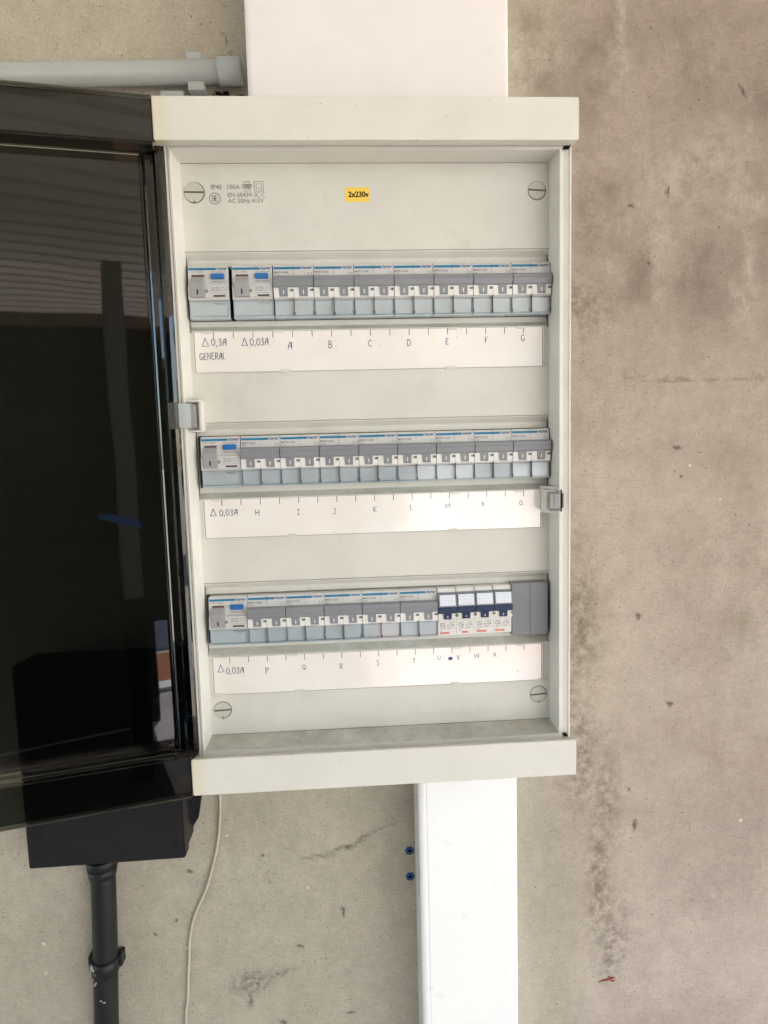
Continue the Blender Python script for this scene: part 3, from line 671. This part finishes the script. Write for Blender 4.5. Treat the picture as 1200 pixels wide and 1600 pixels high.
def rcd(loc):
    r = thing('residual_current_switch', *loc, '', 'safety switch')
    b = MB(); b.prof_x([(22.5, -30), (22.5, -1.6), (22.1, -.6), (21.2, 0), (14.2, .6), (6, 1.4), (3.4, 3.4), (-5.2, 3.2), (-6.4, 3.6), (-7.4, 2.6), (-7.6, .4), (-22.5, .4), (-22.5, -30)], .12, 34.88)
    b.build('body', 'breaker', r)
    b = MB(); b.box(0, .12, -22.3, 22.3, -29, .2); b.build('side_seam', 'breaker_dark', r); b = MB(); b.box(34.88, 35, -22.3, 22.3, -29, .2); b.build('side_seam', 'breaker_dark', r)
    logo_line(r, 35)
    face_text(r, 'CDC 240D', .9, 13.2, 16.2, 17.9, .42, 'fineprint', name='type_lettering')
    face_text(r, '0123456', 19.0, 33.4, 16.2, 17.6, .42, 'fineprint', name='type_lettering') if False else None
    b = MB(); b.box(3.2, 14.2, 12.8, 14.6, .5, 1.1, .2); b.build('marker_window', 'brown', r)
    b = MB(); b.prof_x([(12.6, .8), (12.2, 2.5), (8, 6.4), (5, 7.0), (-5.0, 5.4), (-5.8, 3.0), (-5, 2)], 2.9, 14.6)
    es = list(b.bm.edges); bmesh.ops.bevel(b.bm, geom=es, offset=.0002, segments=1, affect='EDGES', clamp_overlap=True)
    lv = b.build('lever', 'lever_light', r)
    b = MB(); b.rect(8.1, 9.3, -3.2, 1.0, 0)
    for v_ in b.bm.verts: v_.co.y = -(5.85 + (v_.co.z*1000+3.2)*.16)/1000
    b.build('on_mark', 'black', lv)
    b = MB(); b.box(19.6, 31.6, 10.4, 15.4, .4, 3.4, .5, 2, .4); b.build('test_button', 'blue', r)
    b = MB(); b.box(14.8, 34.7, -5.4, 5.2, 3.0, 4.1, .2); pl = b.build('data_plate', 'breaker', r)
    b = MB()
    for q in range(7): x = 19.5+q*2.1; b.ribbon([(x, 4-(q % 3)*.6), (x+1.2, 3.2), (x+.6, 1.6+(q % 2)), (x+1.6, .6), (x+.2, -.8+(q % 3)*.5)], .28, 4.15)
    b.ribbon(arc(23.6, 1.4, 2.6, 0, 360, 18, 1.5), .3, 4.16); b.ribbon([(19.8, -2), (33, -2)], .25, 4.15); b.ribbon([(16.6, 4.4), (16.6, .6)], .25, 4.15)
    b.build('wiring_diagram', 'fineprint', pl)
    face_text(r, 'IdN 0,03A', 20.5, 33.0, 7.6, 9.2, 1.5, 'fineprint', name='type_lettering')
    face_text(r, 'TEST MENSUEL', 19.6, 33.0, 16.1, 17.4, .42, 'fineprint', name='type_lettering')
    b = MB(); b.box(21.8, 32.0, -5.0, -3.4, 3.8, 4.3, .1); b.build('dark_window', 'dark', r)
    b = MB(); b.box(14.9, 17.4, -1.4, 1.0, 4.1, 4.5, .2); b.build('indicator_window', 'print', r)
    b = MB(); b.box(.5, 34.5, -21.9, -8.2, .6, 3.2, .6, 2, .4); b.build('terminal_cover', 'clear', r)
    b = MB(); b.box(.5, 34.5, -22.1, -20.7, .5, 2.5, .2); b.box(.5, .9, -21, -8.2, .5, 2.4); b.box(34.1, 34.5, -21, -8.2, .5, 2.4); b.build('cover_edge', 'cover_tint', r)
    b = MB(); b.box(.3, 34.7, -22.4, -8.3, .3, .55); b.build('terminal_area', 'coverback', r); b = MB(); b.box(.3, 34.7, -22.8, -22.45, -9, 1.0); b.build('lower_edge', 'cover_tint', r)
    b = MB(); b.ribbon([(21, -9.6), (33, -9.4)], .4, .6); b.ribbon([(23, -10.8), (31, -10.7)], .4, .6); b.build('terminal_print', 'fineprint', r)
    return r
def single(loc):
    r = thing('circuit_breaker', *loc, '', 'circuit breaker')
    b = MB(); b.prof_x([(22.5, -30), (22.5, -1.8), (22.0, -.8), (21, -.2), (18.2, 0), (17, .8), (5, 3.0), (-5.4, 3.2), (-6.4, 2.4), (-9, 1.2), (-9.4, .8), (-22.2, .8), (-22.5, .2), (-22.5, -30)], .15, 17.35)
    b.build('body', 'breaker_white', r)
    b = MB(); b.box(0, .15, -22.3, 22.3, -29, .4); b.build('side_seam', 'breaker_dark', r); b = MB(); b.box(17.35, 17.5, -22.3, 22.3, -29, .4); b.build('side_seam', 'breaker_dark', r)
    b = MB(); b.prof_x([(18.6, .2), (17.8, 3.2), (17, 4.0), (6.0, 6.2), (5.2, 5), (5, 2)], .6, 17.3); wf_ = b.build('marker_frame', 'windowgrey', r)
    b = MB(); b.rect(1.6, 16.2, 7.2, 17.0, 0)
    for v_ in b.bm.verts: v_.co.y = -(4.25+(17-v_.co.z*1000)*.2)/1000
    mw = b.build('marker_window', 'windowwhite', r)
    b = MB()
    for i in range(4):
        for j in range(3):
            zz = 9.2+j*2.9; b.disc(3.6+i*3.1, zz, 4.32+(17-zz)*.2, .32, 6)
    b.build('grip_dot', 'windowgrey', mw)
    b = MB(); b.prof_x([(5.6, 2), (5.9, 6.6), (4.8, 7.4), (1, 6.8), (-.2, 5.8), (-.2, 3)], .3, 17.25); lv = b.build('lever_bar', 'navy', r)
    b = MB(); b.prof_x([(0, 3), (0, 6.2), (-5.6, 5.0), (-6.2, 4.2), (-6.2, 3)], 5.0, 12.4); b.build('toggle', 'navy', r)
    b = MB(); b.rect(8.3, 9.1, -4.4, -2.2, 5.62); b.build('on_mark', 'white', lv)
    for x0, x1 in ((.2, 5), (12.4, 17.3)):
        b = MB(); b.prof_x([(1.2, 2), (1.2, 4.6), (-5.6, 4.4), (-7.2, 3.6), (-7.2, 1.5)], x0, x1); b.build('boss', 'breaker_white', r)
    b = MB(); b.cyl((17.3, -2.4, 4.3), (17.3, -2.4, 4.75), 1.55, 14); b.build('screw_hole', 'hole2', r)
    face_text(r, 'GE', 1.4, 4.4, -12.9, -11.6, .86, 'red', name='type_lettering') if False else None
    face_text(r, 'C16', 1.9, 6.8, -14.4, -11.6, .86, 'windowgrey2', bold=.02, name='type_lettering')
    face_text(r, '230/400V', 1.9, 7.2, -16.4, -15.1, .86, 'fineprint', name='type_lettering')
    face_text(r, '6000  3', 8.4, 15.8, -16.4, -14.9, .86, 'fineprint', name='type_lettering')
    b = MB(); b.ribbon(arc(9.6, -13.0, 1.0, 0, 360, 10), .4, .86); b.ribbon(arc(13.4, -12.9, 1.3, 0, 360, 10, .9), .5, .86); b.ribbon([(10.4, -10.7), (15.6, -10.5)], .5, .86); b.ribbon([(2, -10.8), (7.4, -10.6)], .45, .86); b.ribbon([(14.8, -13.6), (15.8, -12.2)], .4, .86)
    b.build('rating_symbol', 'fineprint', r)
    return r



def settle(o, X, Z, D=0):
    o.location = W(X, Z, D+random.uniform(-.12, .12)); o.rotation_euler = (random.uniform(-.006, .006), random.uniform(-.003, .003), random.uniform(-.006, .006))
g_b = 'grey two-pole breakers'; g_r = 'residual current switches'; g_s = 'single-pole breakers with navy levers'
R0 = rcd((7.4, 0, 0))
rl = ['white safety switch with blue button above GENERAL, first in the top row', 'white safety switch with blue button, second in the top row, left of breaker A', 'white safety switch with blue button at the left end of the middle row', 'white safety switch with blue button at the left end of the bottom row']
for i, (x, rz) in enumerate(((7.4, 0), (45.2, 0), (10.2, -147.6), (9.4, -293.2))):
    o = R0 if i == 0 else copy_tree(R0)
    settle(o, x, rz); o['label'] = rl[i]; o['group'] = g_r
T0 = two_pole('16'); T20 = two_pole('20')
items = [(81.0+35.1*i, 0, c) for i, c in enumerate('ABCDEFG')] + [(45.6+35.05*i, -147.6, c) for i, c in enumerate('HIJKLMNO')] + [(44.6+35*i, -293.2, c) for i, c in enumerate('PQRST')]
first = True
for x, rz, c in items:
    if c == 'H': o = T20
    elif first: o = T0; first = False
    else: o = copy_tree(T0)
    settle(o, x, rz)
    row = {0: 'top', -147.6: 'middle', -293.2: 'bottom'}[rz]
    o['label'] = 'grey-levered two-pole breaker in the %s row, above the handwritten letter %s' % (row, c); o['group'] = g_b
S0 = single((219.8, -293.2, 0))
redx = [(1.6, 10.6), (5.2, 10.8), (1.6, 10.8), (1.6, 10.8)]
for i in range(4):
    o = S0 if i == 0 else copy_tree(S0)
    settle(o, 219.9+17.45*i, -293.2+.25*i, .3); o['group'] = g_s
    o['label'] = 'narrow breaker with navy lever and white window, above the handwritten letter ' + 'UVWX'[i]
copies = [o for o in COL.objects if o.get('group') == g_s]
for i, o in enumerate(copies):
    x0, x1 = redx[i]
    b = MB(); b.box(x0, x1, -20.9, -19.1, .8, .95, .05); b.build('red_mark', 'red', o)
    face_text(o, '6000', 2.0, 4.6, -18.4, -17.4, .86, 'fineprint', name='type_lettering')
for i in range(2):
    r = thing('blank_module', 290.0+17.1*i, -293.2, 0, ['dark grey blank cover next to the last navy-levered breaker', 'dark grey blank cover at the right end of the bottom row'][i], 'blanking plate', 'dark grey blank covers')
    b = MB(); b.prof_x([(25.2, -25), (25.2, 1.2), (24.6, 2.0), (-24.4, 2.0), (-25.0, 1.2), (-25.0, -25)], .1 if i else 0, 17.0)
    es = [e for e in b.bm.edges if abs(e.verts[0].co.x-e.verts[1].co.x) < 1e-6 and e.verts[0].co.y < 0 and e.verts[1].co.y < 0]
    bmesh.ops.bevel(b.bm, geom=es, offset=.0003, segments=1, affect='EDGES', clamp_overlap=True)
    b.build('plate', 'blank', r)
    b = MB(); b.box(16.95, 17.1, -24.6, 24.8, -20, 1.2); b.build('side_seam', 'breaker_dark', r)
# ------------------------------------------------------------------ trunking
def trunk(name, x0, x1, z0, z1, D, label, line, mat):
    r = thing(name, x0, z0, -70, label, 'cable trunking')
    class B(MB):
        def v(s, X, Z, D_): return s.bm.verts.new(((X-x0)/1000, -(D_+70)/1000, (Z-z0)/1000))
    b = B(); b.box(x0+.8, x1-.8, z0+1, z1, -69.8, D-9, .4); b.build('base', mat, r)
    pr = [(x0, D-16), (x0, D-5), (x0+.8, D-2.2), (x0+2.6, D-.6), (x0+5, D)]
    if line: pr += [(x0+7.6, D), (x0+7.9, D-.8), (x0+8.2, D)]
    pr += [(x1-3, D), (x1-1.2, D-.5), (x1-.3, D-1.6), (x1, D-3.5), (x1, D-16)]
    b = B(); A = [b.v(x, z0, d) for x, d in pr]; C = [b.v(x, z1, d) for x, d in pr]
    for i in range(len(pr)-1):
        f = b.bm.faces.new((A[i], A[i+1], C[i+1], C[i])); f.smooth = False
    b.bm.faces.new(A[::-1]); b.bm.faces.new(C)
    b.build('snap_cover', mat, r)
    return r
trunk('cable_trunking', 64.4, 293.2, 139.6, 1000, -10, 'wide white cable trunking rising from the top of the distribution board', False, 'trunk')
lt = trunk('cable_trunking', 199.2, 297.2, -1540, -437.6, -10, 'narrower white cable trunking running down from the bottom of the board', True, 'lowtrunk')
# ------------------------------------------------------------------ grey pipe top left
pr_ = thing('pipe', -2000, 150, -57, 'grey plastic conduit pipe ending beside the wide white trunking at top left', 'pipe')
class PB(MB):
    def v(s, X, Z, D): return s.bm.verts.new(((X+2000)/1000, -(D+57)/1000, (Z-150)/1000))
ang = math.tan(math.radians(1.75)); zc = lambda x: 207.7+(x+165)*ang*.75
b = PB(); b.cyl((-2000, zc(-2000), -56), (36, zc(36), -56), 9.9, 28); b.build('tube', 'pipe', pr_)
b = PB(); b.cyl((33, zc(33), -56), (54, zc(54), -56), 11.6, 28); b.cyl((33, zc(33), -56), (32.2, zc(33), -56), 11.6, 28, 10.3); b.build('socket', 'pipe', pr_)
cl = thing('pipe_clip', 12, 205, -70, 'grey plastic pipe clip holding the conduit at top left', 'pipe clip')
class CB(MB):
    def v(s, X, Z, D): return s.bm.verts.new(((X-12)/1000, -(D+70)/1000, (Z-205)/1000))
b = CB(); zz = zc(12)
b.box(4.6, 19.5, zz-17.5, zz-9.6, -69.9, -52, .8); b.box(4.2, 18.5, zz+8.5, zz+15.2, -69.9, -51, .8); b.box(5, 19, zz-10, zz+10, -69.9, -66.5)
b.build('saddle', 'pipe', cl)
b = CB(); b.box(5.5, 18.5, zz-23.5, zz-17.6, -69.9, -62, .8); b.box(8, 14, zz-21, zz-18.8, -62, -59.6, .5); b.build('foot', 'pipe', cl)
jb = MB(); jb.box(-23, -1, 0, 10, 0, 11, 1.0); jb = jb.build('gland_block', 'pipe'); jb.location = W(0, 187.6, -69.8)
jb['label'] = 'small grey block on the wall under the pipe, behind the top cap'; jb['category'] = 'connector'
dbm = MB()
for q in range(26):
    x = random.uniform(20, 56); z = random.uniform(186, 197); s_ = random.uniform(1, 4); dbm.box(x, x+s_*1.6, z, z+s_*.7, 0, s_*.8, .2)
dj = dbm.build('debris', 'hole'); dj.location = W(0, 2, -69.8); dj['kind'] = 'stuff'; dj['label'] = 'dark dust and crumbs on the wall behind the top cap'
# ------------------------------------------------------------------ black meter box and conduit
mb = thing('junction_box', -110, -541, -70, 'black plastic box on the wall, partly behind the open smoked door', 'junction box')
class KB(MB):
    def v(s, X, Z, D): return s.bm.verts.new(((X+110)/1000, -(D+70)/1000, (Z+541+(X+110)*.012)/1000))
b = KB(); b.box(-184, -35.5, -540, -337, -69.8, -44, .8); b.build('box_body', 'boxblack', mb)
b = KB(); b.box(-186, -34, -542, -336, -43.6, -28, 1.2, 2); b.build('lid', 'boxblack', mb)
for x, z in ((-174, -528), (-44, -528), (-174, -350), (-44, -350)):
    b = KB(); b.cyl((x, z, -28.3), (x, z, -27.2), 5, 20, 4.6); s_ = b.build('lid_screw', 'boxblack', mb)
    b = KB(); b.rect(x-3, x+3, z-.5, z+.5, -27.1); b.build('screw_slot', 'conduit', s_)
b = KB(); V1 = [b.v(x, z, -69.8) for x, z in ((-36, -534), (-29, -523), (-24.5, -498), (-25, -340), (-36, -340))]; V2 = [b.v(x, z, -66) for x, z in ((-36, -534), (-29, -523), (-24.5, -498), (-25, -340), (-36, -340))]
b.bm.faces.new(V1); b.bm.faces.new(V2[::-1])
for i in range(5): b.bm.faces.new((V1[i], V1[(i+1) % 5], V2[(i+1) % 5], V2[i]))
b.build('back_plate', 'boxblack', mb)
cd = thing('conduit', -131, -1540, -70, 'black plastic conduit pipe running down from the black box', 'pipe')
class QB(MB):
    def v(s, X, Z, D): return s.bm.verts.new(((X+131)/1000, -(D+70)/1000, (Z+1540)/1000))
b = QB(); b.tube([(-127.0, -556, -56), (-127.5, -580, -56), (-129, -620, -56), (-131.5, -670, -56), (-136, -745, -56.5), (-140, -820, -56.5), (-143, -1100, -56), (-143, -1539, -56)], 12.2, 20); b.build('tube', 'conduit', cd)
b = QB(); b.cyl((-127, -541, -56), (-127, -552, -56), 13.5, 18); b.cyl((-127, -552, -56), (-127, -562, -56), 16.5, 8, 15.5); b.cyl((-127.3, -562, -56), (-127.6, -573, -56), 14.8, 20, 13.2); b.build('gland', 'conduit', cd)
pc = thing('pipe_clip', -132, -672, -70, 'black clip crusted with pale filler around the black conduit', 'pipe clip')
class RB(MB):
    def v(s, X, Z, D): return s.bm.verts.new(((X+132)/1000, -(D+70)/1000, (Z+672)/1000))
b = RB(); b.cyl((-131.6, -664, -56), (-132.2, -680, -56), 13.8, 22); b.box(-150, -144, -681, -664, -69.8, -56, 1.4); b.box(-119.5, -115.5, -679, -665, -69.8, -58, 1); b.build('clip_band', 'conduit', pc)
b = RB(); random.seed(3)
for q in range(22):
    x = random.gauss(-143, 3.2); z = random.gauss(-675, 5); rr_ = random.uniform(.5, 2.0)
    d = -56 + math.sqrt(max(0, 13.9**2-min(13.9, abs(x+132))**2))
    ic = bmesh.ops.create_icosphere(b.bm, subdivisions=1, radius=rr_/1000)
    for v_ in ic['verts']: v_.co = Vector(((x+132)/1000, -(d+70)/1000, (z+672)/1000)) + v_.co*random.uniform(.6, 1.3)
for (x, z) in ((-134, -704), (-131, -706)):
    ic = bmesh.ops.create_icosphere(b.bm, subdivisions=1, radius=.0012)
    for v_ in ic['verts']: v_.co = Vector(((x+132)/1000, -(-56+12.0+70)/1000, (z+672)/1000)) + Vector((v_.co.x*1.6, v_.co.y*.5, v_.co.z))*random.uniform(.6, 1.2)
b.build('filler_crust', 'plaster', pc)
# ------------------------------------------------------------------ thin cable, wall plugs, flake
pts = [(-6, -430, -66), (-5.6, -498, -66), (-6.4, -518, -66.5), (-9, -542, -67), (-13, -562, -67.5), (-19.5, -585, -67.8), (-26.2, -605, -67.8), (-35.5, -624, -67.8), (-42.0, -641, -67.8), (-46.5, -662, -67.8), (-48.6, -686, -67.8), (-51, -710, -67.8), (-52.6, -731, -67.8), (-56, -762, -67.8), (-58, -900, -67.8), (-58, -1540, -67.8)]
def sm3(pts, n=5):
    out = []; m = len(pts)
    for i in range(m-1):
        p0, p1, p2, p3 = (Vector(pts[j]) for j in (max(i-1, 0), i, i+1, min(i+2, m-1)))
        for j in range(n):
            t = j/n; out.append(.5*((2*p1)+(-p0+p2)*t+(2*p0-5*p1+4*p2-p3)*t*t+(-p0+3*p1-3*p2+p3)*t**3))
    return out+[Vector(pts[-1])]
class LB(MB):
    def v(s, X, Z, D): return s.bm.verts.new(((X+6)/1000, -(D+70)/1000, (Z+1540)/1000))
b = LB(); b.tube(sm3(pts), 1.4, 10); o = b.build('cable', 'cable'); o.location = W(-6, -1540, -70)
o['label'] = 'thin off-white cable hanging in a curve from under the board'; o['category'] = 'cable'
for i, z in enumerate((-576, -606)):
    r = thing('wall_plug', 194, z, -70, ['upper blue plastic plug in the wall left of the narrow trunking', 'lower blue plastic plug in the wall left of the narrow trunking'][i], 'wall plug', 'blue wall plugs')
    b = MB(); n_ = 18
    for q in range(n_):
        t0, t1 = 2*math.pi*q/n_, 2*math.pi*(q+1)/n_
        R0_, R1_ = (4.9+.35*math.sin(q*2.3+i), 4.9+.35*math.sin(((q+1) % n_)*2.3+i))
        b.bm.faces.new([b.v(math.cos(t)*a, math.sin(t)*a, d) for t, a, d in ((t0, 2.1, 1.4), (t0, R0_, .3), (t1, R1_, .3), (t1, 2.1, 1.4))])
    b.build('rim', 'plug', r)
    b = MB(); b.disc(0, 0, .9, 2.2, 14); b.build('hole', 'hole', r)
b = MB()
for (x, z, w, h, a) in ((0, 0, 7, 2.2, 10), (4, 2.4, 4.5, 1.6, -12), (-7, -1, 4, 1, 25), (5.5, -1.8, 3, 2, 0)):
    ca, sa = math.cos(math.radians(a)), math.sin(math.radians(a))
    b.bm.faces.new([b.v(x+u*ca-v_*sa, z+u*sa+v_*ca, d) for u, v_, d in ((-w, -h*.4, .1), (0, -h*.5, .6), (w, -h*.2, .2), (w*.7, h*.5, .3), (0, h*.35, .8), (-w*.8, h*.3, .2))])
o = b.build('paint_flake', 'rust'); o.location = W(416, -746, -70); o.scale = (1.05, 1, 1.05)
o['label'] = 'reddish flake stuck to the concrete wall at bottom right'; o['category'] = 'flake'
# faint pencil scribble on the wall
M['pencil'] = plastic('pencil_mark', srgb(148, 133, 120), .8, .1, .2, 0)
b = MB(); random.seed(11)
b.ribbon([(0, 0), (0, 17)], .5, 0); b.ribbon(smooth([(0, 17), (10, 16), (9, 9), (1, 8), (12, 6), (10, 0), (0, 0)]), .5, 0); b.ribbon([(18, 9), (25, 10)], .5, 0); b.ribbon([(17, 4), (26, 5)], .5, 0)
x = 34
while x < 150:
    w = random.uniform(3, 11); h = random.uniform(3, 11)
    b.ribbon(smooth([(x, 2), (x+w*.2, h), (x+w*.5, 3), (x+w*.8, h*.9), (x+w, 2.5)]), .28, .005*int(x)); x += w*(1 if random.random() < .75 else 2)
o = b.build('pencil_scribble', 'pencil', fix=False); o.location = W(428, -82, -69.85)
o['label'] = 'faint pencil writing on the wall right of the board'; o['category'] = 'writing'
# ------------------------------------------------------------------ what the smoked door mirrors: post, and a fence added to darken the reflection
M['post'] = plastic('grey_painted_post', srgb(146, 150, 152), .4, .5, .03, 0)
b = MB(); b.box(-38, 38, 800, 2180, -38, 38, 4, 2); o = b.build('carport_post', 'post'); o.location = (.135, -2.35, 0)
b = MB(); b.box(-42, 42, 2, 799, -42, 42, 6, 2); b.build('post_base', 'conduit', o)
o['label'] = 'grey square post carrying the carport roof, mirrored in the smoked door'; o['category'] = 'post'
k = NT('added_tree_leaves'); P = k.pos()
k.l(k.mix(k.ramp(k.noise(P, 6, 3), .3, .7), (.02, .035, .010, 1), (.07, .10, .03, 1)), k.p.inputs['Base Color']); k.p.inputs['Roughness'].default_value = .5
M['leaf'] = k.m
fn = bpy.data.objects.new('fence', None); COL.objects.link(fn); fn.location = (-1.5, -2.9, 0)
fn['label'] = 'dark green board fence under the carport roof, added to darken the reflection in the smoked door'; fn['category'] = 'fence'
M['board'] = plastic('added_dark_fence_board', (.030, .036, .022, 1), .6, .3, .3, 0, scale=4)
M['rail'] = plastic('added_fence_rail', srgb(150, 134, 116), .7, .3, .1, 0)
for q in range(22):
    x0 = -1900+q*175; z0 = 2 if x0 < 1700 else 540
    b = MB(); b.box(x0-2 if q % 2 else x0+1, x0+177 if q % 2 else x0+174, z0, 2014, 3 if q % 2 else 0, 24, 2)
    b.build('board', 'board', fn)
b = MB(); b.box(-1920, 1960, 2016, 2075, -30, 50, 5); b.build('top_rail', 'rail', fn)
b = MB(); b.box(-1920, 1700, 900, 1000, -45, -1, 4); b.build('back_rail', 'board', fn)
# ground strips added to colour the door's reflection; far trees added against sky glare
for nm, c, x0, x1, y0, y1, h in (('added_path', srgb(186, 180, 184), .22, 3.2, -3.28, -2.3, .004), ('added_kerb_line', srgb(240, 240, 240), .22, 3.2, -3.42, -3.29, .03), ('added_brick_strip', srgb(170, 112, 82), .22, 3.2, -4.1, -3.43, .012), ('added_asphalt', srgb(78, 84, 100), -6, 8, -5.6, -4.2, .008), ('added_soil', srgb(52, 48, 42), -3.4, .23, -2.86, -1.9, .010)):
    M[nm] = plastic(nm + '_surface', c, .85, .2, .08, .3, scale=12)
    b = MB(); b.box(x0*1000, x1*1000, 0, h*1000, -y1*1000, -y0*1000); structure(b.build(nm, nm))
b = MB(); n_ = 24
top = smooth([(.0, 0), (40, -4), (80, -16), (112, -28), (150, -44), (160, -70)], 5)
V = [(b.v(p.x, p.y, 0), b.v(p.x+2, p.y-38+abs(p.x-80)*.2, 3)) for p in top]
for a_, c_ in zip(V, V[1:]): b.bm.faces.new((a_[0], c_[0], c_[1], a_[1]))
M['strap'] = plastic('blue_glint_strap', srgb(96, 160, 250), .5, .4, .04, 0)  # added strap, coloured to give the door a blue glint
o = b.build('strap', 'strap', fix=False); o.location = (.02, -2.29, 1.17)
o['label'] = 'blue strap on the grey post, added for a blue glint in the smoked door'; o['category'] = 'strap'
md = o.modifiers.new('thickness', 'SOLIDIFY'); md.thickness = .003
b = MB(); random.seed(9)
for q in range(9000):
    x = random.uniform(-18, 17); hz = 10.6+1.4*math.sin(x*.65)+.8*math.sin(x*1.9); z = random.uniform(0, hz); y = -42-random.random()*3
    s_ = random.uniform(.2, .48); e = Matrix.Rotation(random.uniform(0, 6.28), 3, 'Z') @ Matrix.Rotation(random.uniform(-1.2, 1.2), 3, 'X')
    b.bm.faces.new([b.bm.verts.new(Vector((x, y, z)) + e @ Vector(v_)*s_) for v_ in ((-1, -.5, 0), (0, -.7, .15), (1.3, 0, 0), (0, .7, .15), (-1, .5, 0))])
o = b.build('sky_blocking_trees', 'leaf', fix=False); o['kind'] = 'stuff'; o['label'] = 'distant row of green trees added to block sky glare on the board'
